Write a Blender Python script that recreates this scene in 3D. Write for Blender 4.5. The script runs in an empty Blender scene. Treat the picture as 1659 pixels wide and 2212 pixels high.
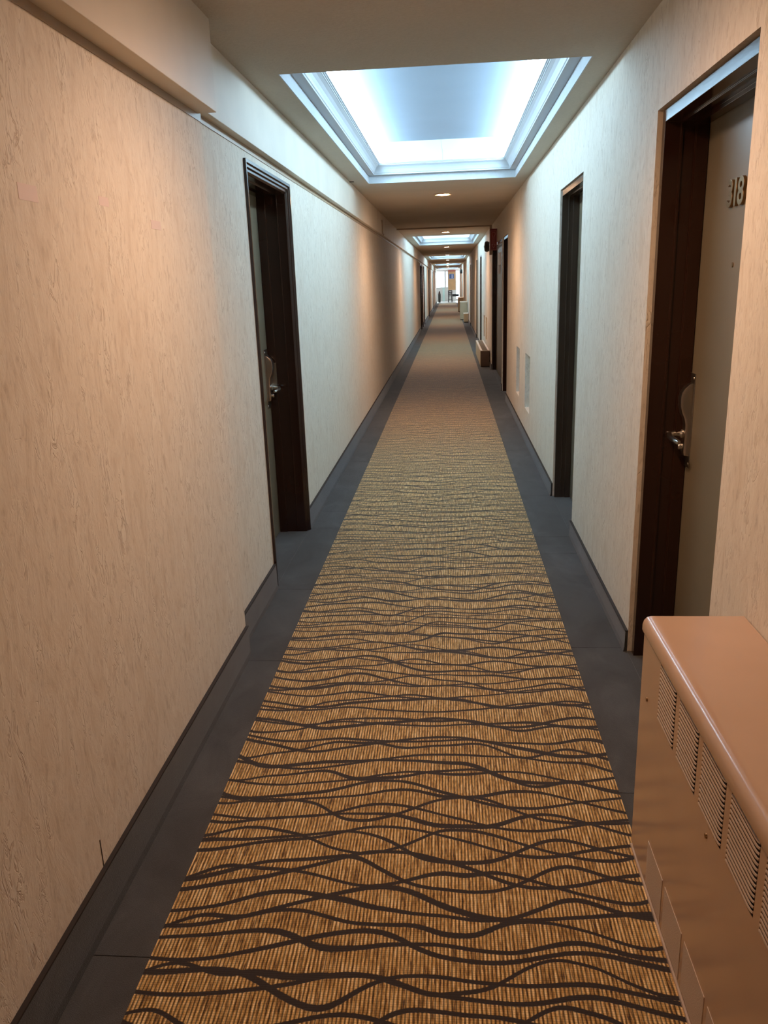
import bpy, bmesh, math, random
from mathutils import Vector, Matrix

# ------------------------------------------------------------------ camera, world, exposure
scene = bpy.context.scene
COL = scene.collection
random.seed(7)
CAM_H = 1.52
YAW, PITCH, ROLL, FPX = -0.0890059, 0.2822719, 0.0348554, 1700.0
_cy, _sy, _cp, _sp = math.cos(YAW), math.sin(YAW), math.cos(PITCH), math.sin(PITCH)
_f = Vector((_sy * _cp, _cy * _cp, -_sp))
_r = Vector((_cy, -_sy, 0))
_d = _f.cross(_r)
_cr, _sr = math.cos(ROLL), math.sin(ROLL)
_r2 = _r * _cr + _d * _sr
_d2 = _d * _cr - _r * _sr
cam_data = bpy.data.cameras.new('camera')
cam_data.sensor_fit = 'HORIZONTAL'
cam_data.sensor_width = 36.0
cam_data.lens = 36.0 * FPX / 1659.0
cam_data.clip_start = 0.02
cam_data.clip_end = 300
cam = bpy.data.objects.new('camera', cam_data)
COL.objects.link(cam)
_u = -_d2
cam.matrix_world = Matrix(((_r2.x, _u.x, -_f.x, 0), (_r2.y, _u.y, -_f.y, 0), (_r2.z, _u.z, -_f.z, CAM_H), (0, 0, 0, 1)))
scene.camera = cam

world = bpy.data.worlds.new('daylight')
scene.world = world
world.use_nodes = True
WORLD_STRENGTH = 8.0
_bg = world.node_tree.nodes['Background']
_bg.inputs[0].default_value = (0.80, 0.92, 1.0, 1)
_bg.inputs[1].default_value = WORLD_STRENGTH

scene.view_settings.view_transform = 'Standard'
scene.view_settings.look = 'None'
scene.view_settings.gamma = 1.0
scene.view_settings.use_curve_mapping = False
scene.view_settings.exposure = 0.0
scene.cycles.max_bounces = 14
scene.cycles.diffuse_bounces = 9
scene.cycles.glossy_bounces = 4
scene.cycles.use_denoising = True
scene.cycles.sample_clamp_indirect = 6.0

LENS_STRENGTH = 160.0         # warm recessed lamps: glowing lens ...
SPOT_POWER = 58.0           # ... and the downward beam of its reflector
SPOT_ANGLE = 165.0
LENS_COLOR = (1.0, 0.61, 0.37)
PANE_STRENGTH = 27.0
PANE_COLOR = (0.56, 0.84, 1.04)

# ------------------------------------------------------------------ room numbers (metres, corridor runs along +Y)
XR = 0.73          # wall with room 318
XL = -0.925        # opposite wall
XLN = -0.88        # its thicker near stretch
YB = 3.03          # where that stretch ends
ZC = 2.41
Y0, Y1 = -6.0, 60.0

# ------------------------------------------------------------------ helpers
class MB:
    """collects boxes and faces; link() makes ONE mesh object of them"""
    def __init__(self):
        self.bm = bmesh.new()
    def face(self, pts):
        return self.bm.faces.new([self.bm.verts.new(p) for p in pts])
    def box(self, x0, x1, y0, y1, z0, z1):
        if x0 > x1: x0, x1 = x1, x0
        if y0 > y1: y0, y1 = y1, y0
        if z0 > z1: z0, z1 = z1, z0
        v = [self.bm.verts.new((x, y, z)) for x in (x0, x1) for y in (y0, y1) for z in (z0, z1)]
        for q in ((0, 1, 3, 2), (4, 6, 7, 5), (0, 4, 5, 1), (2, 3, 7, 6), (0, 2, 6, 4), (1, 5, 7, 3)):
            self.bm.faces.new([v[i] for i in q])
        return self
    def rings(self, rows, closed_ring=True, caps=True, closed_path=False):
        """skin a list of equal-length point rings"""
        vv = [[self.bm.verts.new(p) for p in row] for row in rows]
        n = len(rows[0])
        path = list(zip(vv[:-1], vv[1:])) + ([(vv[-1], vv[0])] if closed_path else [])
        for a, b in path:
            for i in range(n if closed_ring else n - 1):
                j = (i + 1) % n
                self.bm.faces.new((a[i], a[j], b[j], b[i]))
        if caps and closed_ring and not closed_path:
            self.bm.faces.new(vv[0][::-1]); self.bm.faces.new(vv[-1])
        return self
    def tube(self, pts, r, n=10):
        """round bar through points; r a number or a list"""
        pts = [Vector(p) for p in pts]
        rs = r if isinstance(r, (list, tuple)) else [r] * len(pts)
        rows = []
        for i, p in enumerate(pts):
            t = (pts[min(i + 1, len(pts) - 1)] - pts[max(i - 1, 0)]).normalized()
            a = t.cross(Vector((0, 0, 1)))
            if a.length < 1e-3: a = t.cross(Vector((0, 1, 0)))
            a.normalize(); b = t.cross(a)
            rows.append([p + a * (rs[i] * math.cos(2 * math.pi * k / n)) + b * (rs[i] * math.sin(2 * math.pi * k / n)) for k in range(n)])
        return self.rings(rows)
    def lathe(self, prof, axis='z', c=(0, 0, 0), n=24):
        """prof: (radius, height) pairs, spun about an axis through c"""
        rows = []
        for r, h in prof:
            row = []
            for k in range(n):
                a = 2 * math.pi * k / n
                u, v = r * math.cos(a), r * math.sin(a)
                p = (u, v, h) if axis == 'z' else ((h, u, v) if axis == 'x' else (u, h, v))
                row.append((c[0] + p[0], c[1] + p[1], c[2] + p[2]))
            rows.append(row)
        return self.rings(rows)
    def link(self, name, mat, parent=None, loc=(0, 0, 0), smooth=False, bevel=0, seg=2):
        bmesh.ops.remove_doubles(self.bm, verts=self.bm.verts, dist=1e-6)
        bmesh.ops.recalc_face_normals(self.bm, faces=self.bm.faces)
        me = bpy.data.meshes.new(name)
        self.bm.to_mesh(me); self.bm.free()
        if smooth:
            me.polygons.foreach_set('use_smooth', [True] * len(me.polygons))
            try: me.set_sharp_from_angle(angle=math.radians(40))
            except Exception: pass
        o = bpy.data.objects.new(name, me)
        me.materials.append(mat)
        COL.objects.link(o)
        o.location = loc
        if parent: o.parent = parent
        if bevel:
            m = o.modifiers.new('bevel', 'BEVEL'); m.width = bevel; m.segments = seg; m.limit_method = 'ANGLE'
        return o

def tag(o, label=None, cat=None, group=None, kind=None):
    if label: o['label'] = label
    if cat: o['category'] = cat
    if group: o['group'] = group
    if kind: o['kind'] = kind
    return o
def empty(name, loc=(0, 0, 0)):
    o = bpy.data.objects.new(name, None); COL.objects.link(o); o.location = loc
    o.empty_display_size = 0.1
    return o
def copy_tree(o, loc=None, label=None):
    def cp(a, p):
        c = a.copy(); COL.objects.link(c)
        if p: c.parent = p
        for ch in kids.get(a, ()): cp(ch, c)
        return c
    kids = {}
    for a in o.children_recursive: kids.setdefault(a.parent, []).append(a)
    c = cp(o, None)
    if loc: c.location = loc
    if label: c['label'] = label
    return c

# ------------------------------------------------------------------ materials
def new_mat(name):
    m = bpy.data.materials.new(name); m.use_nodes = True
    nt = m.node_tree
    return m, nt, nt.nodes['Principled BSDF']
class NT:
    """tiny node-writing helper"""
    def __init__(self, nt): self.nt = nt
    def n(self, t, **kw):
        nd = self.nt.nodes.new(t)
        for k, v in kw.items(): setattr(nd, k, v)
        return nd
    def set(self, sock, v):
        if isinstance(v, bpy.types.NodeSocket): self.nt.links.new(v, sock)
        else: sock.default_value = v
    def math(self, op, a, b=0.0, c=None, clamp=False):
        nd = self.n('ShaderNodeMath', operation=op); nd.use_clamp = clamp
        self.set(nd.inputs[0], a); self.set(nd.inputs[1], b)
        if c is not None: self.set(nd.inputs[2], c)
        return nd.outputs[0]
    def pos(self): return self.n('ShaderNodeNewGeometry').outputs['Position']
    def obj(self): return self.n('ShaderNodeTexCoord').outputs['Object']
    def scale(self, v, s):
        nd = self.n('ShaderNodeVectorMath', operation='MULTIPLY'); self.set(nd.inputs[0], v); nd.inputs[1].default_value = s
        return nd.outputs[0]
    def noise(self, v, s=1.0, detail=2.0, rough=0.5, dist=0.0):
        nd = self.n('ShaderNodeTexNoise'); self.set(nd.inputs['Vector'], v)
        nd.inputs['Scale'].default_value = s; nd.inputs['Detail'].default_value = detail
        nd.inputs['Roughness'].default_value = rough; nd.inputs['Distortion'].default_value = dist
        return nd.outputs['Fac']
    def ramp(self, f, stops):
        nd = self.n('ShaderNodeValToRGB'); self.set(nd.inputs[0], f)
        e = nd.color_ramp.elements
        while len(e) < len(stops): e.new(0.5)
        for el, (p, c) in zip(e, stops):
            el.position = p; el.color = (*c, 1) if len(c) == 3 else c
        return nd.outputs[0]
    def mix(self, f, a, b, mode='MIX'):
        nd = self.n('ShaderNodeMix', data_type='RGBA', blend_type=mode)
        self.set(nd.inputs[0], f)
        self.set(nd.inputs[6], (*a, 1) if isinstance(a, tuple) else a)
        self.set(nd.inputs[7], (*b, 1) if isinstance(b, tuple) else b)
        return nd.outputs[2]
    def bump(self, h, strength, dist):
        nd = self.n('ShaderNodeBump'); nd.inputs['Strength'].default_value = strength; nd.inputs['Distance'].default_value = dist
        self.set(nd.inputs['Height'], h)
        return nd.outputs[0]

def paint(name, col, rough=0.5, metal=0.0, spec=0.5, coat=0.0, grain=0.0, grain_scale=(60, 60, 60), vary=0.06):
    m, nt, b = new_mat(name); k = NT(nt)
    f = k.noise(k.scale(k.pos(), (3, 3, 3)), 1.0, 3.0)
    lo = tuple(c * (1 - vary) for c in col); hi = tuple(min(1, c * (1 + vary)) for c in col)
    nt.links.new(k.ramp(f, [(0.3, lo), (0.7, hi)]), b.inputs['Base Color'])
    b.inputs['Roughness'].default_value = rough; b.inputs['Metallic'].default_value = metal
    b.inputs['Specular IOR Level'].default_value = spec
    if coat: b.inputs['Coat Weight'].default_value = coat; b.inputs['Coat Roughness'].default_value = 0.15
    if grain:
        g = k.noise(k.scale(k.pos(), grain_scale), 1.0, 4.0, 0.6)
        nt.links.new(k.bump(g, grain, 0.002), b.inputs['Normal'])
    return m

def wallpaper():
    m, nt, b = new_mat('wallpaper'); k = NT(nt)
    p = k.pos()
    w1 = k.noise(k.scale(p, (11, 11, 4.0)), 1.0, 5.0, 0.62, 1.3)
    w2 = k.noise(k.scale(p, (60, 60, 22)), 1.0, 4.0, 0.6, 0.6)
    w3 = k.noise(k.scale(p, (26, 26, 8.0)), 1.0, 3.0, 0.55, 1.8)
    vein = k.math('SUBTRACT', 1.0, k.math('MULTIPLY', k.math('ABSOLUTE', k.math('SUBTRACT', w3, 0.5)), 22.0), clamp=True)
    gate = k.math('MULTIPLY', k.math('SUBTRACT', w1, 0.48), 6.0, clamp=True)
    vein = k.math('MULTIPLY', vein, gate)
    base = k.ramp(w1, [(0.30, (0.66, 0.575, 0.47)), (0.52, (0.745, 0.675, 0.575)), (0.74, (0.79, 0.73, 0.63))])
    spk = k.ramp(w2, [(0.28, (0.62, 0.58, 0.55)), (0.47, (1, 1, 1)), (0.8, (1.0, 1.0, 1.0))])
    c = k.mix(0.5, base, spk, 'MULTIPLY')
    c = k.mix(k.math('MULTIPLY', vein, 0.55), c, (0.40, 0.29, 0.20))
    nt.links.new(c, b.inputs['Base Color'])
    b.inputs['Roughness'].default_value = 0.62; b.inputs['Specular IOR Level'].default_value = 0.25
    h = k.math('ADD', k.math('MULTIPLY', w1, 1.0), k.math('MULTIPLY', w2, 0.35))
    h = k.math('SUBTRACT', h, k.math('MULTIPLY', vein, 0.5))
    nt.links.new(k.bump(h, 0.65, 0.0045), b.inputs['Normal'])
    return m

def stipple(name, col, amount=0.6):
    m, nt, b = new_mat(name); k = NT(nt)
    p = k.pos()
    a = k.noise(k.scale(p, (70, 70, 70)), 1.0, 5.0, 0.65)
    w = k.noise(k.scale(p, (1.6, 1.6, 1.6)), 1.0, 3.0)
    lo = tuple(c * 0.9 for c in col)
    nt.links.new(k.mix(0.25, k.ramp(w, [(0.3, lo), (0.7, col)]), k.ramp(a, [(0.3, (0.7, 0.7, 0.7)), (0.65, (1, 1, 1))]), 'MULTIPLY'), b.inputs['Base Color'])
    b.inputs['Roughness'].default_value = 0.8; b.inputs['Specular IOR Level'].default_value = 0.15
    nt.links.new(k.bump(a, amount, 0.006), b.inputs['Normal'])
    return m

def dark_carpet(name='charcoal_carpet', lev=1.0):
    m, nt, b = new_mat(name); k = NT(nt)
    p = k.pos()
    a = k.noise(k.scale(p, (420, 420, 420)), 1.0, 2.0)
    w = k.noise(k.scale(p, (5, 3, 5)), 1.0, 4.0, 0.6, 0.8)
    c = k.ramp(w, [(0.25, (0.055, 0.052, 0.051)), (0.55, (0.082, 0.080, 0.080)), (0.8, (0.12, 0.118, 0.118))])
    c = k.mix(0.5, c, k.ramp(a, [(0.3, (0.55, 0.55, 0.55)), (0.7, (1.25, 1.25, 1.25))]), 'MULTIPLY')
    info = k.n('ShaderNodeObjectInfo')
    sh = k.math('MULTIPLY', lev, k.math('ADD', 0.88, k.math('MULTIPLY', info.outputs['Random'], 0.24)))
    hv = k.n('ShaderNodeHueSaturation'); nt.links.new(c, hv.inputs['Color']); nt.links.new(sh, hv.inputs['Value'])
    nt.links.new(hv.outputs[0], b.inputs['Base Color'])
    b.inputs['Roughness'].default_value = 0.95; b.inputs['Specular IOR Level'].default_value = 0.1
    b.inputs['Sheen Weight'].default_value = 0.3; b.inputs['Sheen Roughness'].default_value = 0.4
    nt.links.new(k.bump(a, 0.5, 0.003), b.inputs['Normal'])
    return m

def runner_carpet():
    m, nt, b = new_mat('wavy_line_carpet'); k = NT(nt)
    p = k.pos()
    sep = k.n('ShaderNodeSeparateXYZ'); nt.links.new(p, sep.inputs[0])
    x, y = sep.outputs[0], sep.outputs[1]
    def family(space, amp, sx, sy, off, width):
        cv = k.n('ShaderNodeCombineXYZ'); nt.links.new(k.math('MULTIPLY', x, sx), cv.inputs[0])
        nt.links.new(k.math('ADD', k.math('MULTIPLY', y, sy), off), cv.inputs[1]); cv.inputs[2].default_value = off
        nz = k.noise(cv.outputs[0], 1.0, 0.6, 0.4)
        v = k.math('ADD', y, k.math('MULTIPLY', k.math('SUBTRACT', nz, 0.5), amp))
        fr = k.math('FRACT', k.math('DIVIDE', v, space))
        d = k.math('MULTIPLY', k.math('ABSOLUTE', k.math('SUBTRACT', fr, 0.5)), space)
        wob = k.math('MULTIPLY', k.math('SUBTRACT', k.noise(k.scale(p, (160, 160, 160)), 1.0, 1.0), 0.5), 0.0035)
        d = k.math('ADD', d, wob)
        return k.math('SUBTRACT', 1.0, k.math('DIVIDE', k.math('SUBTRACT', d, width * 0.5 - 0.001), 0.002), clamp=True)
    l1 = family(0.112, 0.30, 2.7, 1.9, 3.1, 0.0145)
    l2 = family(0.121, 0.34, 2.2, 1.7, 17.7, 0.0145)
    l3 = family(0.150, 0.30, 3.4, 1.6, 41.3, 0.0135)
    lines = k.math('MAXIMUM', k.math('MAXIMUM', l1, l2), l3)
    # loop rows running along the corridor
    rib = k.math('ABSOLUTE', k.math('SINE', k.math('MULTIPLY', x, math.pi / 0.0092)))
    tuft = k.math('ABSOLUTE', k.math('SINE', k.math('MULTIPLY', y, math.pi / 0.006)))
    st = k.noise(k.scale(p, (150, 13, 1)), 1.0, 2.5, 0.6)
    st2 = k.noise(k.scale(p, (300, 60, 1)), 1.0, 1.0)
    yarn = k.ramp(k.math('ADD', k.math('MULTIPLY', st, 0.72), k.math('MULTIPLY', st2, 0.28)),
                  [(0.32, (0.070, 0.040, 0.022)), (0.41, (0.27, 0.145, 0.045)), (0.50, (0.54, 0.32, 0.105)), (0.62, (0.76, 0.55, 0.28))])
    shade = k.math('MULTIPLY', k.math('ADD', 0.16, k.math('MULTIPLY', k.math('POWER', rib, 1.4), 1.2)), k.math('ADD', 0.75, k.math('MULTIPLY', tuft, 0.3)))
    cs = k.n('ShaderNodeCombineXYZ')
    for i in range(3): nt.links.new(shade, cs.inputs[i])
    c = k.mix(1.0, yarn, cs.outputs[0], 'MULTIPLY')
    c = k.mix(lines, c, (0.036, 0.025, 0.021))
    nt.links.new(c, b.inputs['Base Color'])
    b.inputs['Roughness'].default_value = 0.85; b.inputs['Specular IOR Level'].default_value = 0.2
    b.inputs['Sheen Weight'].default_value = 0.6; b.inputs['Sheen Roughness'].default_value = 0.38
    h = k.math('ADD', k.math('MULTIPLY', rib, 0.7), k.math('MULTIPLY', tuft, 0.25))
    h = k.math('MULTIPLY', h, k.math('SUBTRACT', 1.0, k.math('MULTIPLY', lines, 0.6)))
    nt.links.new(k.bump(h, 0.5, 0.003), b.inputs['Normal'])
    return m

def emitter(name, col, s):
    m = bpy.data.materials.new(name); m.use_nodes = True; nt = m.node_tree
    nt.nodes.clear()
    e = nt.nodes.new('ShaderNodeEmission'); e.inputs[0].default_value = (*col, 1); e.inputs[1].default_value = s
    o = nt.nodes.new('ShaderNodeOutputMaterial'); nt.links.new(e.outputs[0], o.inputs[0])
    return m
def glass(name):
    m = bpy.data.materials.new(name); m.use_nodes = True; nt = m.node_tree
    nt.nodes.clear()
    t = nt.nodes.new('ShaderNodeBsdfTransparent'); g = nt.nodes.new('ShaderNodeBsdfGlossy'); g.inputs['Roughness'].default_value = 0.02
    mx = nt.nodes.new('ShaderNodeMixShader'); mx.inputs[0].default_value = 0.06
    o = nt.nodes.new('ShaderNodeOutputMaterial')
    nt.links.new(t.outputs[0], mx.inputs[1]); nt.links.new(g.outputs[0], mx.inputs[2]); nt.links.new(mx.outputs[0], o.inputs[0])
    return m

M = dict(
    wall=wallpaper(),
    soffit=paint('cream_soffit_paint', (0.70, 0.63, 0.53), 0.5, spec=0.35, grain=0.12, grain_scale=(8, 40, 3)),
    cap=paint('tan_trim_paint', (0.38, 0.29, 0.19), 0.45),
    ceil=stipple('stippled_ceiling', (0.60, 0.54, 0.46)),
    white=stipple('white_orange_peel', (0.60, 0.64, 0.68), 0.25),
    mould=paint('white_moulding_paint', (0.52, 0.555, 0.59), 0.42, spec=0.3, vary=0.02),
    shaft=paint('white_shaft_paint', (0.60, 0.60, 0.58), 0.6, spec=0.2, vary=0.02),
    shaft_top=paint('dimmed_blue_shaft_top', (0.34, 0.40, 0.48), 0.7, spec=0.1, vary=0.02),  # white top; cool, dimmer light is put into its colour against the bright panes
    pane=emitter('daylight_strip', PANE_COLOR, PANE_STRENGTH),
    lens=emitter('warm_lens', LENS_COLOR, LENS_STRENGTH),
    ring=paint('lamp_ring_enamel', (0.62, 0.52, 0.42), 0.35),
    dark=dark_carpet(),
    base=dark_carpet('charcoal_base_carpet', 0.62),
    runner=runner_carpet(),
    frame=paint('dark_brown_gloss', (0.026, 0.0095, 0.0055), 0.16, spec=0.35, coat=0.35, grain=0.08, grain_scale=(90, 14, 90), vary=0.12),
    frame_grey=paint('grey_brown_gloss', (0.042, 0.028, 0.020), 0.17, spec=0.4, coat=0.4, grain=0.10, grain_scale=(90, 14, 90), vary=0.1),
    leaf=paint('beige_door_paint', (0.190, 0.155, 0.105), 0.38, spec=0.45, grain=0.08, grain_scale=(20, 20, 4)),
    steel=paint('satin_steel', (0.55, 0.52, 0.48), 0.28, metal=1.0),
    steel_dark=paint('aged_steel', (0.36, 0.33, 0.29), 0.36, metal=1.0),
    brass=paint('brass', (0.32, 0.20, 0.10), 0.34, metal=0.9),
    heater=paint('tan_enamel', (0.54, 0.36, 0.245), 0.24, spec=0.5, coat=0.25, vary=0.05),
    heater_mesh=paint('pale_tan_mesh', (0.58, 0.45, 0.35), 0.55, grain=0.5, grain_scale=(300, 300, 300)),
    slat=paint('slat_enamel', (0.62, 0.48, 0.38), 0.35),
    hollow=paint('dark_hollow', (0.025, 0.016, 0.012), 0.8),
    beige=paint('beige_enamel', (0.52, 0.45, 0.31), 0.45),
    niche=paint('niche_tan', (0.34, 0.28, 0.20), 0.55),
    black=paint('black_plastic', (0.012, 0.012, 0.013), 0.4),
    red=paint('sign_red', (0.24, 0.018, 0.016), 0.4),
    pink=paint('sign_pale_print', (0.58, 0.24, 0.20), 0.5),
    paper=paint('paper', (0.88, 0.86, 0.84), 0.7),
    paper_grey=paint('grey_paper', (0.50, 0.46, 0.44), 0.7),
    patch=paint('pink_patch', (0.74, 0.60, 0.55), 0.6),
    slit=paint('shadow_gap', (0.05, 0.035, 0.025), 0.9),
    bead=paint('joint_tan', (0.42, 0.33, 0.25), 0.55),
    lobby_floor=paint('pale_tile', (0.72, 0.73, 0.72), 0.25),
    lobby_wall=paint('pale_wall', (0.74, 0.71, 0.68), 0.6),
    orange=paint('orange_wall', (0.62, 0.36, 0.17), 0.6),
    redtrim=paint('red_band', (0.50, 0.16, 0.12), 0.6),
    mint=paint('mint_column', (0.62, 0.80, 0.76), 0.5),
    blue=paint('blue_print', (0.06, 0.11, 0.26), 0.5),
    lilac=paint('lilac_print', (0.42, 0.47, 0.66), 0.5),
    darkwood=paint('dark_wood', (0.035, 0.022, 0.022), 0.45),
    brownwood_shaded=paint('shaded_brown_side_panel', (0.17, 0.095, 0.055), 0.45),  # brown wood, with the shade on the heater's end mixed into the colour
    bin=paint('olive_black', (0.055, 0.052, 0.042), 0.5),
    binlid=paint('brown_lid', (0.12, 0.055, 0.045), 0.4),
    glass=glass('window_glass'),
)

# ------------------------------------------------------------------ setting
def slab(name, axis, c0, c1, a0, a1, b0, b1, holes, mat, label, cat):
    """flat slab with rectangular holes. axis 'x': slab spans x c0..c1, a=y, b=z.  axis 'z': slab spans z, a=x, b=y"""
    As = sorted({a0, a1, *[v for h in holes for v in h[:2]]}); Bs = sorted({b0, b1, *[v for h in holes for v in h[2:]]})
    As = [v for v in As if a0 <= v <= a1]; Bs = [v for v in Bs if b0 <= v <= b1]
    def solid(i, j):
        if not (0 <= i < len(As) - 1 and 0 <= j < len(Bs) - 1): return False
        ca, cb = (As[i] + As[i + 1]) / 2, (Bs[j] + Bs[j + 1]) / 2
        return not any(h[0] < ca < h[1] and h[2] < cb < h[3] for h in holes)
    P = (lambda c, a, b: (c, a, b)) if axis == 'x' else (lambda c, a, b: (a, b, c))
    mb = MB()
    for i in range(len(As) - 1):
        for j in range(len(Bs) - 1):
            if not solid(i, j): continue
            A0, A1, B0, B1 = As[i], As[i + 1], Bs[j], Bs[j + 1]
            for c in (c0, c1): mb.face([P(c, A0, B0), P(c, A1, B0), P(c, A1, B1), P(c, A0, B1)])
            if not solid(i - 1, j): mb.face([P(c0, A0, B0), P(c1, A0, B0), P(c1, A0, B1), P(c0, A0, B1)])
            if not solid(i + 1, j): mb.face([P(c0, A1, B0), P(c1, A1, B0), P(c1, A1, B1), P(c0, A1, B1)])
            if not solid(i, j - 1): mb.face([P(c0, A0, B0), P(c1, A0, B0), P(c1, A1, B0), P(c0, A1, B0)])
            if not solid(i, j + 1): mb.face([P(c0, A0, B1), P(c1, A0, B1), P(c1, A1, B1), P(c0, A1, B1)])
    o = mb.link(name, mat)
    return tag(o, label, cat, kind='structure')

DT_R, DT_L = 2.066, 2.082
right_doors = [(2.14, 3.085), (4.67, 5.59), (10.39, 11.30), (11.43, 14.12), (18.60, 19.53), (21.30, 22.24), (27.55, 28.5)]
left_doors = [(3.81, 4.835), (26.2, 27.2), (27.7, 28.62), (29.55, 30.5), (36.4, 37.4), (46.4, 47.4)]
niches = [(7.38, 7.84, 0.305, 0.83), (8.47, 8.88, 0.317, 0.817), (15.9, 16.5, 0.36, 0.81), (16.86, 17.45, 0.36, 0.81)]
skylights = [(3.775, 7.80), (16.8, 20.85), (30.0, 34.1), (43.3, 47.4), (56.0, 59.3)]
SX0, SX1 = -0.735, 0.615

wall_r = slab('wall_right', 'x', XR, XR + 0.24, Y0, Y1, 0, 2.5, [(a, b, -0.01, DT_R) for a, b in right_doors] + niches, M['wall'],
              'long cream textured wallpaper wall with the door of room 318', 'wall')
wall_l = slab('wall_left', 'x', XL - 0.24, XL, Y0, Y1, 0, 2.5, [(a, b, -0.01, DT_L) for a, b in left_doors], M['wall'],
              'long cream textured wallpaper wall under a boxed soffit', 'wall')
wln = MB().box(XL, XLN, Y0, YB, 0, 2.149).link('wall_left_near', M['wall'])
tag(wln, 'thicker stretch of textured wallpaper wall before the first doorway opposite room 318', 'wall', kind='structure')
tag(MB().box(-1.2, 1.0, Y0 - 0.1, Y0, 0, 2.5).link('wall_front', M['wall']), 'wallpapered wall closing the corridor behind the viewer', 'wall', kind='structure')
ceiling = slab('ceiling', 'z', ZC, ZC + 0.065, -1.2, 1.0, Y0, Y1, [(SX0, SX1, a, b) for a, b in skylights], M['ceil'],
               'low stippled tan ceiling with coffered skylight openings', 'ceiling')
# thin seam of loose paint in the ceiling corner beside the first skylight
MB().box(-0.884, -0.845, 7.56, 7.60, ZC - 0.004, ZC + 0.001).link('torn_edge', M['slit'], ceiling)

# wallpaper repair patches and a small tear low down
for i, (a, b, c, d) in enumerate([(1.67, 1.75, 1.712, 1.745), (2.065, 2.125, 1.735, 1.757), (2.42, 2.50, 1.70, 1.725)]):
    MB().box(XLN - 0.0005, XLN + 0.0006, a, b, c, d).link('wallpaper_patch', M['patch'], wln)
MB().box(XLN - 0.0005, XLN + 0.0008, 1.586, 1.590, 0.135, 0.215).link('paper_tear', M['slit'], wln)

# soffit boxes on that wall and the tan cap strip under them
tag(MB().box(XLN, -0.81, Y0, 3.0, 2.118, ZC).link('trim_1', M['soffit'], bevel=0.002),
    'deeper cream painted soffit box above the thick stretch of wall', 'soffit', kind='structure')
tag(MB().box(XL - 0.02, -0.884, 3.0, Y1, 2.148, ZC).link('trim_2', M['soffit'], bevel=0.002),
    'shallow cream painted soffit running the length of the corridor', 'soffit', kind='structure')
tag(MB().box(XLN - 0.01, XLN + 0.003, Y0, YB + 0.0005, 2.095, 2.149).link('trim_3', M['cap']),
    'thin tan cap strip between wallpaper and deep soffit', 'trim', kind='structure')
tag(MB().box(XL - 0.01, XL + 0.004, YB, Y1, 2.122, 2.149).link('trim_4', M['cap']),
    'thin tan cap strip between wallpaper and long shallow soffit', 'trim', kind='structure')
# joint bead across the ceiling where the older wing begins
tag(MB().box(-0.884, XR, 14.20, 14.25, ZC - 0.022, ZC + 0.001).link('trim_5', M['bead']),
    'narrow tan joint bead crossing the ceiling beyond the fourth door', 'trim', kind='structure')
tag(MB().box(XR - 0.04, XR, 14.19, 14.27, 1.93, ZC - 0.022).link('trim_6', M['bead'], bevel=0.004),
    'short tan boxed joint cover dropping from the ceiling bead', 'trim', kind='structure')

# floor: sub-floor with pieces of charcoal border carpet
fl = MB().box(-1.2, 1.0, Y0 - 0.1, Y1, -0.12, -0.006).link('floor', M['dark'])
tag(fl, 'corridor floor bordered in charcoal carpet', 'floor', kind='structure')
CX0, CX1 = -0.724, 0.503
cuts_l = [Y0, -2.2, 1.45, 2.98, 3.79, 4.86, 5.25, 6.85, 8.6, 10.6, 13.0, 16.0, 20.0, 26.0, 34.0, 45.0, Y1]
cuts_r = [Y0, -1.7, 1.9, 2.12, 3.12, 4.33, 4.64, 5.62, 7.2, 9.0, 10.4, 12.1, 14.2, 18.0, 24.0, 33.0, 44.0, Y1]
for cuts, x0, x1 in ((cuts_l, XL - 0.19, CX0), (cuts_r, CX1, XR + 0.19)):
    for a, b in zip(cuts[:-1], cuts[1:]):
        MB().box(x0, x1, a + 0.0012, b - 0.0012, -0.0065, 0).link('border_strip', M['dark'], fl)
rug = MB().box(CX0, CX1, Y0, Y1, -0.0065, 0.0015).link('carpet_runner', M['runner'])
tag(rug, 'gold and brown striped carpet with dark wavy crossing lines down the corridor', 'carpet')

# charcoal carpet baseboards, cut at the doors
def baseboard(name, x, dirn, spans, h, label):
    r = tag(empty(name, (x, 0, 0)), label, 'baseboard', kind='structure')
    for a, b, xo in spans:
        mb = MB()
        prof = [(0, 0), (0.016, 0), (0.012, 0.02), (0.011, h - 0.004), (0.008, h), (0, h)]
        mb.rings([[(xo - x + dirn * px, yy, pz) for px, pz in prof] for yy in (a, b)])
        mb.link('base_piece', M['base'], r)
        mb2 = MB().box(xo - x, xo - x + dirn * 0.0125, a, b, h - 0.0005, h + 0.0035).link('base_cap', M['hollow'], r)
def gaps(doors, lo, hi):
    out, c = [], lo
    for a, b in doors:
        out.append((c, a)); c = b
    out.append((c, hi)); return out
baseboard('baseboard_right', XR, -1, [(a, b, XR) for a, b in gaps(right_doors, Y0, Y1)], 0.092, 'charcoal carpet baseboard along the wall of room 318')
baseboard('baseboard_left', XL, 1, [(Y0, YB - 0.0, XLN)] + [(a, b, XL) for a, b in gaps(left_doors, YB, Y1)], 0.135, 'charcoal carpet baseboard below the soffit wall')

# ------------------------------------------------------------------ doors
def text_mesh(ch, size, depth):
    cu = bpy.data.curves.new('digit', 'FONT'); cu.body = ch; cu.size = size; cu.extrude = depth; cu.bevel_depth = 0.0012
    cu.offset = 0.0016; cu.align_x = 'CENTER'; cu.resolution_u = 4
    o = bpy.data.objects.new('digit_curve', cu); COL.objects.link(o)
    bpy.context.view_layer.update()
    me = bpy.data.meshes.new_from_object(o.evaluated_get(bpy.context.evaluated_depsgraph_get()))
    bpy.data.objects.remove(o); bpy.data.curves.remove(cu)
    return me

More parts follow.
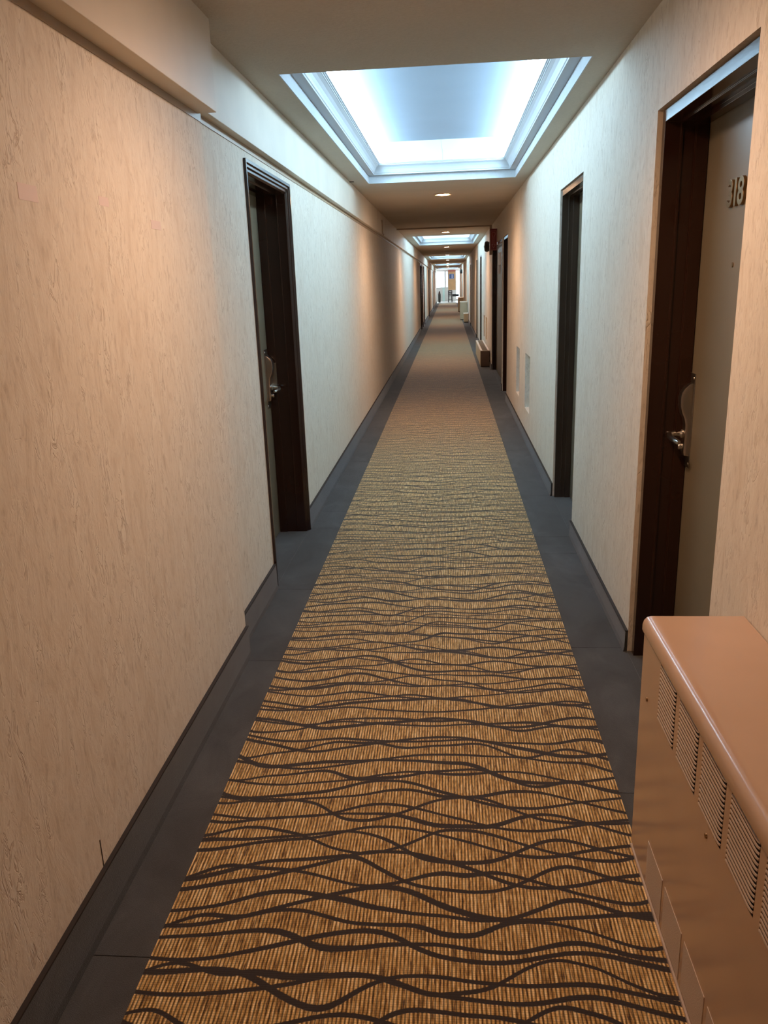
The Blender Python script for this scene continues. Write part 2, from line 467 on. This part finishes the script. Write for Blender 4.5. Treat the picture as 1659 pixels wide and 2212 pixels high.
def lockset(parent, side, leaf, yc, dirn):
    """hotel lock on the door leaf face at depth 'leaf'; P maps (out, y, z) with 'out' = distance out of the leaf into the corridor"""
    P = lambda o, y, z: (side * (leaf - o), yc + y, z)
    def bx(o0, o1, y0, y1, z0, z1): 
        mb = MB(); mb.box(side * (leaf - o0), side * (leaf - o1), yc + y0, yc + y1, z0, z1); return mb
    lock = bx(-0.001, 0.003, -0.046, 0.046, 0.812, 1.165).link('lock_plate', M['steel_dark'], parent, bevel=0.0015)
    # housing: side profile (out, z), deep rounded head, concave waist
    prof = [(0.002, 1.128), (0.012, 1.126), (0.030, 1.112), (0.041, 1.094), (0.044, 1.075), (0.043, 1.045), (0.036, 1.018), (0.026, 0.998),
            (0.021, 0.975), (0.020, 0.945), (0.021, 0.905), (0.022, 0.87), (0.018, 0.858), (0.002, 0.856)]
    mb = MB()
    rows = []
    for yy, k in ((-0.030, 0.6), (-0.027, 0.93), (-0.020, 1.0), (0.020, 1.0), (0.027, 0.93), (0.030, 0.6)):
        rows.append([P(0.002 + (o - 0.002) * k, yy, z) for o, z in prof])
    mb.rings(rows)
    mb.link('lock_housing', M['steel'], lock, smooth=True)
    # lever: neck out of the door, elbow, arm along the leaf
    zl = 0.935
    mb = MB()
    arc = [P(0.018, 0.012, zl), P(0.045, 0.012, zl), P(0.058, 0.012, zl - 0.001), P(0.066, 0.006 * 1, zl - 0.003), P(0.069, -0.006, zl - 0.006),
           P(0.068, -0.03, zl - 0.009), P(0.066, -0.07, zl - 0.010), P(0.064, -0.105, zl - 0.010), P(0.063, -0.112, zl - 0.010)]
    mb.tube(arc, [0.0105, 0.0105, 0.0108, 0.011, 0.011, 0.0105, 0.0098, 0.0092, 0.006], 12)
    mb.link('lever', M['steel'], lock, smooth=True)
    mb = MB(); mb.lathe([(0.0, 0.0), (0.019, 0.0), (0.019, 0.006), (0.012, 0.012), (0.011, 0.02), (0.0, 0.021)], 'x', (0, 0, 0), 20)
    for v in mb.bm.verts: v.co = Vector(P(0.018 + v.co.x, 0.012 + v.co.y, zl + v.co.z))
    mb.link('lever_rose', M['steel'], lock, smooth=True)
    mb = MB(); mb.lathe([(0.0, 0.0), (0.013, 0.0), (0.013, 0.010), (0.010, 0.014), (0.0, 0.014)], 'x', (0, 0, 0), 18)
    for v in mb.bm.verts: v.co = Vector(P(0.019 + v.co.x, 0.010 + v.co.y, 0.886 + v.co.z))
    mb.link('key_cylinder', M['steel'], lock, smooth=True)
    for y, z in ((-0.034, 1.148), (-0.034, 0.828)):
        mb = MB(); mb.lathe([(0.0, 0.0), (0.006, 0.0), (0.0045, 0.0025), (0.0, 0.003)], 'x', (0, 0, 0), 10)
        for v in mb.bm.verts: v.co = Vector(P(0.003 + v.co.x, y + v.co.y, z + v.co.z))
        mb.link('screw', M['steel'], lock, smooth=True)

RIGHT_PROF = [(0.030, 0), (0.030, 0.006), (0.017, 0.006), (0.017, 0.044), (0.070, 0.044), (0.070, 0.050), (0.078, 0.050), (0.078, 0.044), (0.120, 0.044), (0.120, 0.058), (0.163, 0.058), (0.163, 0.034), (0.21, 0.034), (0.21, 0)]
MID_PROF = [(0.028, 0), (0.028, 0.006), (0.009, 0.006), (0.009, 0.040), (0.050, 0.040), (0.050, 0.045), (0.056, 0.045), (0.056, 0.040), (0.080, 0.040), (0.080, 0.050), (0.116, 0.050), (0.116, 0.034), (0.165, 0.034), (0.165, 0)]
LEFT_PROF = [(-0.013, -0.006), (-0.013, 0.010), (-0.006, 0.014), (-0.006, 0.026), (0.002, 0.030), (0.002, 0.042), (0.012, 0.050), (0.060, 0.050), (0.060, 0.056), (0.066, 0.056), (0.066, 0.050),
             (0.130, 0.050), (0.130, 0.060), (0.177, 0.060), (0.177, 0.036), (0.225, 0.036), (0.225, 0), (0.0, 0), (0.0, -0.006)]
FAR_PROF = [(0.002, 0), (0.002, 0.030), (0.072, 0.034), (0.072, 0.040), (0.122, 0.035), (0.122, 0.050), (0.163, 0.050), (0.163, 0.030), (0.21, 0.030), (0.21, 0)]
WIDE_PROF = [(0.008, 0), (0.008, 0.034), (0.045, 0.034), (0.045, 0.040), (0.052, 0.040), (0.052, 0.046), (0.076, 0.046), (0.076, 0.030), (0.12, 0.030), (0.12, 0)]
door_n = 0
def door(side, a, b, ztop, detail, label, frame_mat):
    global door_n
    door_n += 1
    X = XR if side > 0 else XL
    prof, leafd = (RIGHT_PROF, 0.165) if side > 0 else (LEFT_PROF, 0.179)
    if side > 0 and 4 < a < 11: prof, leafd = MID_PROF, 0.118
    if side > 0 and a > 15: prof = FAR_PROF
    if b - a > 1.5: prof, leafd = WIDE_PROF, 0.078
    r = tag(empty('door_%d' % door_n, (X, (a + b) / 2, 0)), label, 'door', kind='structure')
    yc = (a + b) / 2; ya, yb = a - yc, b - yc
    mb = MB()
    mb.rings([[(side * d, yb - i, 0) for d, i in prof], [(side * d, yb - i, ztop - i) for d, i in prof],
              [(side * d, ya + i, ztop - i) for d, i in prof], [(side * d, ya + i, 0) for d, i in prof]])
    fr = mb.link('door_frame', frame_mat, r, bevel=0.0014 if a < 12 else 0)
    spans = [(ya + 0.034, yb - 0.034)] if b - a < 1.5 else [(ya + 0.034, -0.002), (0.002, yb - 0.034)]
    for la, lb in spans:
        lf = MB().box(side * leafd, side * (leafd + 0.042), la, lb, 0.006, ztop - 0.034).link('door_leaf', M['leaf'], r, bevel=0.002)
    MB().box(side * 0.0, side * (leafd + 0.03), ya + 0.002, yb - 0.002, -0.004, 0.003).link('threshold', M['dark'], r)
    MB().box(side * 0.215, side * 0.2398, ya - 0.0, yb, 0.0, ztop).link('blank_back', M['hollow'], r)
    if detail:
        lockset(lf, side, leafd, yb - (0.062 if side > 0 else 0.10), -1)
        MB().box(side * 0.128, side * 0.160, yb - 0.0525 - (0.010 if side < 0 else 0), yb - 0.049, 0.92, 1.08).link('strike_plate', M['steel_dark'], fr)
        mb = MB(); mb.lathe([(0.0, 0.0), (0.008, 0.0), (0.007, 0.003), (0.0, 0.0035)], 'x', (0, 0, 0), 14)
        for v in mb.bm.verts: v.co = Vector((side * (leafd - v.co.x), (2.69 - yc if door_n == 1 else 0) + v.co.y, 1.54 + v.co.z))
        mb.link('peephole', M['brass'], lf, smooth=True)
    return r, lf, yc

R1 = ['dark brown framed doorway with beige door numbered 318 beside the tan heater',
      'dark brown framed doorway, second along the wall of room 318', 'dark framed doorway just beyond the two low wall niches',
      'dark framed recessed double door with paper notices under the red sign', 'dark doorway above the far end of the low grille heater',
      'doorway with pale jamb just past the low grille heater', 'brown doorway before the small beige heater']
for i, (a, b) in enumerate(right_doors):
    r, lf, yc = door(1, a, b, DT_R, i < 1, R1[i], M['frame'] if i != 1 else M['frame_grey'])
    if i == 0:
        for ch, y in (('3', 2.745), ('1', 2.698), ('8', 2.650)):
            me = text_mesh(ch, 0.112, 0.004)
            o = bpy.data.objects.new('digit', me); COL.objects.link(o); me.materials.append(M['brass'])
            o.parent = lf
            o.matrix_local = Matrix(((0, 0, -1, 0.165 - 0.0045), (-1, 0, 0, y - yc), (0, 1, 0, 1.718), (0, 0, 0, 1)))
L1 = ['moulded dark brown doorway with lever lock opposite the second door', 'first of three close dark doorways far down the soffit wall',
      'second of three close dark doorways far down the soffit wall', 'third of three close dark doorways far down the soffit wall',
      'lone dark doorway past the three close ones on soffit wall', 'grey doorway nearest the lobby on the soffit wall']
for i, (a, b) in enumerate(left_doors):
    door(-1, a, b, DT_L, i < 1, L1[i], M['frame_grey'] if i == 5 else M['frame'])

# low niches in the wall of room 318: recessed panels
for a, b, z0, z1 in niches:
    MB().box(XR + 0.045, XR + 0.06, a - 0.01, b + 0.01, z0 - 0.01, z1 + 0.01).link('recessed_panel', M['niche'], wall_r)

# ------------------------------------------------------------------ skylights
def skylight(a, b, label, crack):
    L = b - a
    r = tag(empty('skylight', ((SX0 + SX1) / 2, (a + b) / 2, ZC)), label, 'skylight', 'coffered skylights along the corridor ceiling')
    hx, hy = (SX1 - SX0) / 2, L / 2
    def side_ring(prof, name, mat):
        """four mitred pieces round the opening; prof = (inset, height above the ceiling)"""
        cs = [(-1, -1), (1, -1), (1, 1), (-1, 1)]
        for k in range(4):
            rows = []
            for (sx, sy) in (cs[k], cs[(k + 1) % 4]):
                rows.append([(sx * (hx - i), sy * (hy - i), z) for i, z in prof])
            MB().rings(rows).link(name, mat, r)
    side_ring([(0, 0), (0.006, 0), (0.006, 0.068), (0, 0.068)], 'fascia', M['white'])
    side_ring([(0, 0.066), (0.060, 0.066), (0.060, 0.076), (0.064, 0.080), (0.068, 0.092), (0.076, 0.110), (0.088, 0.126), (0.102, 0.138), (0.106, 0.140), (0.106, 0.146),
               (0.112, 0.148), (0.112, 0.153), (0.118, 0.155), (0.118, 0.162), (0, 0.162)], 'moulding', M['mould'])
    top = MB().box(-hx, hx, -hy, hy, 0.330, 0.345).link('top_panel', M['shaft_top'], r)
    for s in (-1, 1):
        MB().box(s * (hx - 0.020), s * hx, -hy, hy, 0.162, 0.330).link('side_wall', M['shaft'], r)
        p = MB().rings([[(s * (hx - i), y, z) for i, z in ((0.022, 0.180), (0.150, 0.322), (0.146, 0.327), (0.018, 0.185))] for y in (-hy + 0.10, hy - 0.10)]).link('side_pane', M['pane'], r)
        e = MB().box(-hx + 0.02, hx - 0.02, s * (hy - 0.10), s * hy, 0.162, 0.330).link('end_wall', M['shaft'], r)
        if s > 0 and crack:
            MB().tube([(0.0, hy - 0.1005, 0.33), (0.003, hy - 0.1005, 0.29), (0.012, hy - 0.1005, 0.24), (0.014, hy - 0.1005, 0.20), (0.012, hy - 0.1005, 0.162)], 0.0012, 5).link('crack', M['bead'], e)
    return r
SKL = ['large white moulded skylight in the ceiling before the first visible lamp', 'second white moulded skylight, beyond the ceiling bead',
       'third skylight along the ceiling, a thin bright strip', 'fourth skylight along the ceiling, a thinner bright strip', 'last thin bright skylight before the lobby']
for i, (a, b) in enumerate(skylights): skylight(a, b, SKL[i], i == 0)

# ------------------------------------------------------------------ recessed lamps
def lamp(y, label):
    r = tag(empty('recessed_downlight', (-0.055, y, ZC)), label, 'ceiling lamp', 'recessed ceiling lamps')
    MB().lathe([(0.078, 0.0), (0.102, 0.0), (0.104, -0.003), (0.098, -0.008), (0.084, -0.010), (0.078, -0.006)], 'z', n=32).link('trim_ring', M['ring'], r, smooth=True)
    MB().lathe([(0.0, -0.010), (0.05, -0.009), (0.078, -0.004), (0.078, -0.001), (0.0, -0.001)], 'z', n=32).link('lens', M['lens'], r, smooth=True)
    ld = bpy.data.lights.new('lamp_beam', 'SPOT'); ld.energy = SPOT_POWER; ld.color = LENS_COLOR; ld.spot_size = math.radians(SPOT_ANGLE); ld.spot_blend = 1.0; ld.shadow_soft_size = 0.06
    lo = bpy.data.objects.new('lamp_beam', ld); COL.objects.link(lo); lo.parent = r; lo.location = (0, 0, -0.075)
LL = ['round recessed lamp in the ceiling above the viewer, before the large skylight', 'first visible round warm ceiling lamp, past the large skylight',
      'warm ceiling lamp between the ceiling bead and second skylight', 'warm ceiling lamp just past the second skylight', 'warm ceiling lamp just before the third skylight',
      'warm ceiling lamp just past the third skylight', 'warm ceiling lamp just before the fourth skylight', 'warm ceiling lamp just past the fourth skylight',
      'last warm ceiling lamp before the lobby', 'round recessed lamp in the ceiling behind the viewer']
for y, l in zip([2.32, 8.97, 15.64, 22.3, 29.0, 35.7, 42.3, 49.0, 55.5, -4.3], LL): lamp(y, l)

# ------------------------------------------------------------------ near wall heater
def near_heater():
    xf, ya, yb, H = 0.487, 0.72, 1.885, 0.690
    r = tag(empty('wall_heater', (xf, (ya + yb) / 2, 0)), 'tan steel wall heater with louvred front below door 318', 'heater')
    y0, y1 = ya - (ya + yb) / 2, yb - (ya + yb) / 2
    yc = (ya + yb) / 2
    D = XR - 0.002 - xf
    n_g, pitch, w = 7, 0.1615, 0.135
    groups = []
    for k in range(n_g):
        b = 1.719 - pitch * k - yc
        if b - w > y0 + 0.03: groups.append((b - w, b))
    # front sheet with the louvre openings cut out
    As = sorted({y0, y1, *[v for g in groups for v in g]}); Bs = [0.018, 0.496, 0.643, 0.652]
    mb = MB()
    for i in range(len(As) - 1):
        for j in range(3):
            if j == 1 and any(abs(As[i] - g[0]) < 1e-6 for g in groups): continue
            mb.box(0, 0.0015, As[i], As[i + 1], Bs[j], Bs[j + 1])
    mb.link('front_sheet', M['heater'], r)
    # hood: rolled front lip and top
    prof = [(0.0, 0.645), (-0.004, 0.648), (-0.006, 0.654), (-0.006, 0.668), (-0.003, 0.679), (0.004, 0.687), (0.014, H), (0.03, H), (D, H), (D, H - 0.004), (0.018, H - 0.004), (0.004, H - 0.02), (0.002, 0.648)]
    MB().rings([[(x, y, z) for x, z in prof] for y in (y0, y1)]).link('hood', M['heater'], r, smooth=True)
    for y in (y0, y1):
        s = 1 if y == y0 else -1
        MB().box(0.0015, D, y, y + s * 0.0015, 0.018, 0.682).link('end_sheet', M['heater'], r)
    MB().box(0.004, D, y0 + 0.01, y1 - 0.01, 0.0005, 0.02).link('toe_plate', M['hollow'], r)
    MB().box(-0.0025, 0.0045, y0, y1 - 0.003, 0.0018, 0.0105).link('base_strip', M['slat'], r)
    for (a, b) in groups:
        g = MB().box(0.020, 0.022, a - 0.004, b + 0.004, 0.49, 0.648).link('grille', M['hollow'], r)
        mb = MB(); n = 13
        for i in range(n):                       # one slat, its near end curling upwards
            t = i / (n - 1); yy = a + 0.001 + (b - a - 0.002) * t
            dz = 0.0062 * (1 - math.sin(min(1.0, t / 0.16) * math.pi / 2))
            if i == 0: rows = []
            rows.append([(-0.0012, yy, dz), (-0.0012, yy, 0.0036 + dz), (0.0014, yy, 0.0036 + dz), (0.0014, yy, dz)])
        mb.rings(rows)
        first = mb.link('slat', M['slat'], g, (0, 0, 0.499), smooth=True)
        for k in range(1, 14):
            c = first.copy(); COL.objects.link(c); c.parent = g; c.location = (0, 0, 0.499 + 0.0104 * k)
    k = 0
    while True:                                   # pale perforated plates along the foot
        b = 1.720 - 0.1585 * k - yc; a = b - 0.138; k += 1
        if a < y0 + 0.01: break
        MB().box(-0.0012, 0.0005, a, b, 0.024, 0.149).link('mesh_plate', M['heater_mesh'], r)
    for y, z in ((1.818 - yc, 0.492), (1.335 - yc, 0.470)):
        mb = MB(); mb.lathe([(0.0, 0.0), (0.0055, 0.0), (0.005, -0.003), (0.0, -0.004)], 'x', (0, y, z), 12)
        mb.link('screw', M['brass'], r, smooth=True)
    return r
near_heater()

# low heater with a grille top past the fourth door
def low_heater():
    x0, ya, yb, H = 0.556, 14.6, 17.2, 0.297
    yc = (ya + yb) / 2
    r = tag(empty('low_heater', (x0, yc, 0)), 'low cream and brown heater with slatted top below the far niches', 'heater')
    D = XR - 0.002 - x0 - 0.012
    MB().box(0, D, ya - yc, yb - yc, 0.012, H - 0.012).link('body', M['brownwood_shaded'], r, bevel=0.003)
    MB().box(-0.004, 0.002, ya - yc, yb - yc, 0.02, H - 0.012).link('front_sheet', M['beige'], r)
    y0, y1 = ya - yc, yb - yc
    mb = MB()
    mb.box(-0.004, 0.032, y0 - 0.004, y1, H - 0.012, H); mb.box(D - 0.03, D, y0 - 0.004, y1, H - 0.012, H)
    mb.box(0.032, D - 0.03, y0 - 0.004, y0 + 0.03, H - 0.012, H); mb.box(0.032, D - 0.03, y1 - 0.03, y1, H - 0.012, H)
    mb.link('top_rim', M['soffit'], r)
    g = MB().box(0.03, D - 0.03, y0 + 0.03, y1 - 0.03, H - 0.0119, H - 0.0095).link('grille', M['hollow'], r)
    sl = None
    n = 40
    for k in range(n):
        y = y0 + 0.05 + (y1 - y0 - 0.1) * k / (n - 1)
        if sl is None: sl = MB().box(0.031, D - 0.031, -0.010, 0.010, H - 0.0098, H - 0.002).link('grille_slat', M['niche'], g, (0, y, 0))
        else:
            c = sl.copy(); COL.objects.link(c); c.parent = g; c.location = (0, y, 0)
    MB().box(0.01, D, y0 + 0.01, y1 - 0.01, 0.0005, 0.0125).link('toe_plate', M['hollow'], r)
low_heater()

def cabinet_heater(x0, x1, ya, yb, H, label):
    yc = (ya + yb) / 2
    r = tag(empty('cabinet_heater', (x0, yc, 0)), label, 'heater', 'beige cabinet heaters near the lobby')
    w, a, b = x1 - x0, ya - yc, yb - yc
    MB().box(0, w, a, b, 0.03, H - 0.025).link('body', M['beige'], r, bevel=0.004)
    MB().box(-0.012, w, a - 0.012, b + 0.012, H - 0.025, H).link('top', M['soffit'], r, bevel=0.006)
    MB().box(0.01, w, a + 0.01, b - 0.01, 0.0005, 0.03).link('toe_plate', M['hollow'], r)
    mb = MB()
    for k in range(5): mb.box(-0.004, 0.004, a + 0.05, b - 0.05, H * 0.72 + 0.022 * k * H, H * 0.72 + (0.022 * k + 0.01) * H)
    tag(mb.link('front_louvres', M['niche'], r), kind='stuff')
cabinet_heater(0.545, XR - 0.014, 30.75, 31.6, 0.335, 'small low beige heater standing before the two taller ones')
cabinet_heater(0.435, XR - 0.014, 32.8, 34.0, 0.71, 'tall beige cabinet heater just behind the small one')
cabinet_heater(0.445, XR - 0.014, 41.8, 43.1, 0.71, 'tall beige cabinet heater closest to the lobby')

# ------------------------------------------------------------------ sign, alarms, notices
def sign():
    y, x0, x1, z0, z1 = 12.70, 0.627, 0.7285, 1.949, 2.261
    r = tag(empty('extinguisher_sign', ((x0 + x1) / 2, y, z0)), 'red fire extinguisher sign with downward arrow jutting from the wall', 'sign')
    w, h = (x1 - x0) / 2, z1 - z0
    MB().box(-w, w, 0, 0.004, 0, h).link('plate', M['red'], r, bevel=0.001)
    mb = MB(); t = 0.004
    e = 0.006
    outer = [(-w + e, e), (w - e, e), (w - e, h - 0.03), (-w + e, h - 0.03)]; inner = [(-w + e + t, e + t), (w - e - t, e + t), (w - e - t, h - 0.03 - t), (-w + e + t, h - 0.03 - t)]
    def outline(pts, t, yy=-0.0012):
        """closed outline of thickness t as a flat raised print"""
        n = len(pts); vs = []
        cx = sum(p[0] for p in pts) / n; 
        out = MB()
        rows = []
        for i in range(n):
            p, q, s = Vector(pts[i - 1]), Vector(pts[i]), Vector(pts[(i + 1) % n])
            d1 = (q - p).normalized(); d2 = (s - q).normalized()
            n1 = Vector((-d1.y, d1.x)); n2 = Vector((-d2.y, d2.x))
            m = (n1 + n2); m = m / max(0.3, m.dot(n1)) if m.length > 1e-6 else n1
            a = q; b = q + m * t
            rows.append([(a.x, yy, a.y), (b.x, yy, b.y), (b.x, 0.0005, b.y), (a.x, 0.0005, a.y)])
        out.rings(rows, closed_path=True)
        return out
    outline(outer, t).link('border_line', M['pink'], r)
    aw, sw = 0.026, 0.012
    arrow = [(0, 0.030), (0.030, 0.085), (sw, 0.085), (sw, 0.195), (0.027, 0.235), (0.020, 0.262), (-0.020, 0.262), (-0.027, 0.235), (-sw, 0.195), (-sw, 0.085), (-0.030, 0.085)]
    outline(arrow, 0.0045).link('arrow_outline', M['pink'], r)
    MB().box(w - 0.003, w + 0.0008, 0.004, 0.034, 0.02, h - 0.02).link('wall_flange', M['red'], r)
sign()
def alarm(x, y, z, label, s=1.0):
    r = tag(empty('alarm_bell', (x, y, z)), label, 'alarm')
    MB().lathe([(0.0, 0.0), (0.080 * s, 0.0), (0.082 * s, -0.02 * s), (0.078 * s, -0.03 * s), (0.0, -0.03 * s)], 'x').link('back_box', M['black'], r, smooth=True)
    MB().lathe([(0.0, -0.03 * s), (0.088 * s, -0.03 * s), (0.092 * s, -0.045 * s), (0.090 * s, -0.075 * s), (0.072 * s, -0.094 * s), (0.03 * s, -0.102 * s), (0.0, -0.103 * s)], 'x').link('gong', M['black'], r, smooth=True)
    MB().lathe([(0.0, -0.10 * s), (0.012 * s, -0.10 * s), (0.010 * s, -0.108 * s), (0.0, -0.108 * s)], 'x').link('centre_screw', M['steel_dark'], r, smooth=True)
alarm(XR, 14.9, 2.093, 'black round alarm bell on the wall behind the red sign')
alarm(XR, 46.0, 2.03, 'small dark alarm bell on the wall near the lobby', 1.25)
def notice(y0, y1, z0, z1, mat, label):
    xl = XR + 0.078
    r = tag(empty('paper_notice', (xl, (y0 + y1) / 2, z0)), label, 'notice')
    hy = (y1 - y0) / 2; h = z1 - z0
    MB().box(-0.002, -0.0004, -hy, hy, 0, h).link('sheet', mat, r)
    MB().box(-0.0026, -0.0018, -hy * 0.2, hy * 0.2, h - 0.02, h - 0.008).link('tape', M['niche'], r)
notice(12.95, 13.68, 1.745, 1.935, M['paper'], 'white paper notice taped high on the double door, upper of two')
notice(12.98, 13.68, 1.615, 1.73, M['paper_grey'], 'greyish paper notice taped directly below the white one')
# small bracket on the soffit
r = tag(empty('soffit_bracket', (-0.884, 11.05, 2.19)), 'thin dark pipe bracket on the soffit face past the first lamp', 'bracket')
MB().tube([(0.008, 0, 0.13), (0.008, 0, -0.01), (0.008, 0.03, -0.03), (0.008, 0.20, -0.035)], 0.007, 8).link('rod', M['bead'], r, smooth=True)
MB().box(0, 0.010, -0.02, 0.02, 0.10, 0.14).link('wall_plate', M['bead'], r)
MB().box(0, 0.010, 0.16, 0.22, -0.045, -0.02).link('foot_plate', M['bead'], r)

# ------------------------------------------------------------------ lobby at the end
LY0, LY1 = 60.0, 66.0
tag(MB().box(-3.2, 3.2, LY0 + 0.001, LY1 + 0.2, -0.12, 0.0).link('floor_lobby', M['lobby_floor']), 'pale shiny tile floor of the bright lobby', 'floor', kind='structure')
tag(MB().box(-3.2, 3.2, LY0 + 0.001, LY1 + 0.2, 2.42, 2.5).link('ceiling_lobby', M['lobby_wall']), 'pale lobby ceiling', 'ceiling', kind='structure')
for s, nm in ((-1, 'wall_lobby_left'), (1, 'wall_lobby_right')):
    tag(MB().box(s * 3.2, s * 3.3, LY0, LY1 + 0.2, 0, 2.42).link(nm, M['lobby_wall']), 'pale lobby side wall ' + ('beyond the soffit wall' if s < 0 else 'beyond the wall of room 318'), 'wall', kind='structure')
for s, nm, xa, xb in ((-1, 'wall_lobby_front', -3.2, -1.17), (1, 'wall_lobby_return', 0.98, 3.2)):
    tag(MB().box(xa, xb, LY0 - 0.1, LY0, 0, 2.5).link(nm, M['lobby_wall']), 'lobby wall turning off ' + ('beyond the soffit wall' if s < 0 else 'beyond the wall of room 318'), 'wall', kind='structure')
wb = slab('wall_back', 'x', -0.2, 0, -3.2, 3.2, 0, 2.5, [(-2.6, -0.35, 1.05, 2.32), (-0.275, -0.085, 1.05, 2.30), (0.53, 2.4, 0.12, 2.34)], M['lobby_wall'], 'pale lobby end wall with tall bright windows', 'wall')
wb.rotation_euler = (0, 0, -math.pi / 2); wb.location = (0, LY1, 0)
for k, (x0, x1, z0, z1, lab) in enumerate([(-2.6, -0.35, 1.05, 2.32, 'wide white lobby window above the dark bin'), (-0.275, -0.085, 1.05, 2.30, 'narrow bright lobby window beside the orange wall'), (0.53, 2.4, 0.12, 2.34, 'tall bright lobby window beside the bench')]):
    r = tag(empty('window_%d' % (k + 1), ((x0 + x1) / 2, LY1 + 0.08, z0)), lab, 'window', kind='structure')
    w, h = (x1 - x0) / 2, z1 - z0
    MB().box(-w, w, 0.0, 0.008, 0, h).link('pane', M['glass'], r)
    mb = MB(); t = 0.03
    mb.box(-w, w, -0.03, 0.03, 0, t); mb.box(-w, w, -0.03, 0.03, h - t, h)
    mb.box(-w, -w + t, -0.03, 0.03, t, h - t); mb.box(w - t, w, -0.03, 0.03, t, h - t)
    mb.link('window_frame', M['mould'], r)
tag(MB().box(-0.075, 0.515, LY1 - 0.03, LY1, 0.85, 2.26).link('accent_panel', M['orange']), 'orange accent panel on the lobby end wall behind the blue picture', 'wall panel', kind='structure')
tag(MB().box(-0.075, 0.515, LY1 - 0.05, LY1, 2.26, 2.40).link('trim_7', M['redtrim']), 'red band above the orange accent panel', 'trim', kind='structure')
tag(MB().box(-0.53, -0.36, LY1 - 0.18, LY1 - 0.002, 0, 1.05).link('pillar', M['mint'], bevel=0.01), 'pale mint pillar below the lobby window', 'pillar', kind='structure')
# picture
r = tag(empty('framed_picture', (0.2, LY1 - 0.031, 1.71)), 'blue framed picture hanging on the orange lobby wall', 'picture')
mb = MB(); mb.box(-0.2, 0.2, -0.03, 0, 0, 0.02); mb.box(-0.2, 0.2, -0.03, 0, 0.36, 0.38); mb.box(-0.2, -0.18, -0.03, 0, 0.02, 0.36); mb.box(0.18, 0.2, -0.03, 0, 0.02, 0.36)
mb.link('frame', M['lilac'], r)
MB().box(-0.18, 0.18, -0.02, -0.002, 0.02, 0.36).link('print', M['blue'], r)
MB().box(0.0, 0.09, -0.0215, -0.0195, 0.04, 0.33).link('pale_figure', M['lilac'], r)
# dark chair with a pale cloth on top
r = tag(empty('wooden_chair', (0.07, 62.0, 0)), 'dark wooden high chair with pale cushion in front of orange wall', 'chair')
for sx in (-1, 1):
    for sy in (-1, 1):
        MB().tube([(sx * 0.13, sy * 0.15, 0), (sx * 0.115, sy * 0.14, 0.45)], 0.036, 8).link('leg', M['darkwood'], r, smooth=True)
MB().box(-0.15, 0.15, -0.16, 0.16, 0.45, 0.49).link('seat', M['darkwood'], r, bevel=0.01)
for sx in (-1, 1): MB().tube([(sx * 0.12, -0.14, 0.49), (sx * 0.13, -0.17, 0.86)], 0.032, 8).link('back_post', M['darkwood'], r, smooth=True)
for z in (0.56, 0.68, 0.80): MB().box(-0.135, 0.135, -0.175, -0.145, z, z + 0.075).link('back_slat', M['darkwood'], r)
MB().box(-0.11, 0.14, -0.13, 0.14, 0.49, 0.54).link('cushion', M['paper'], r, bevel=0.015)
MB().box(-0.13, 0.13, -0.012, 0.012, 0.2, 0.225).link('stretcher', M['darkwood'], r)
# low bench
r = tag(empty('bench', (0.44, 65.2, 0)), 'low black bench under the tall lobby window', 'bench')
MB().box(-0.2, 0.32, -0.2, 0.2, 0.36, 0.54).link('seat', M['black'], r, bevel=0.03, seg=3)
for sx in (-0.17, 0.29):
    for sy in (-0.17, 0.17): MB().box(sx - 0.02, sx + 0.02, sy - 0.02, sy + 0.02, 0, 0.36).link('leg', M['steel_dark'], r)
# dark bin
r = tag(empty('waste_bin', (-0.74, 62.0, 0)), 'slim dark waste bin with brown domed lid by the lobby window', 'bin')
MB().lathe([(0.0, 0.0), (0.075, 0.0), (0.092, 0.10), (0.098, 0.45), (0.095, 0.58), (0.0, 0.58)], 'z').link('body', M['bin'], r, smooth=True)
MB().lathe([(0.0, 0.58), (0.097, 0.58), (0.09, 0.63), (0.065, 0.72), (0.05, 0.80), (0.03, 0.825), (0.0, 0.83)], 'z').link('lid', M['binlid'], r, smooth=True)
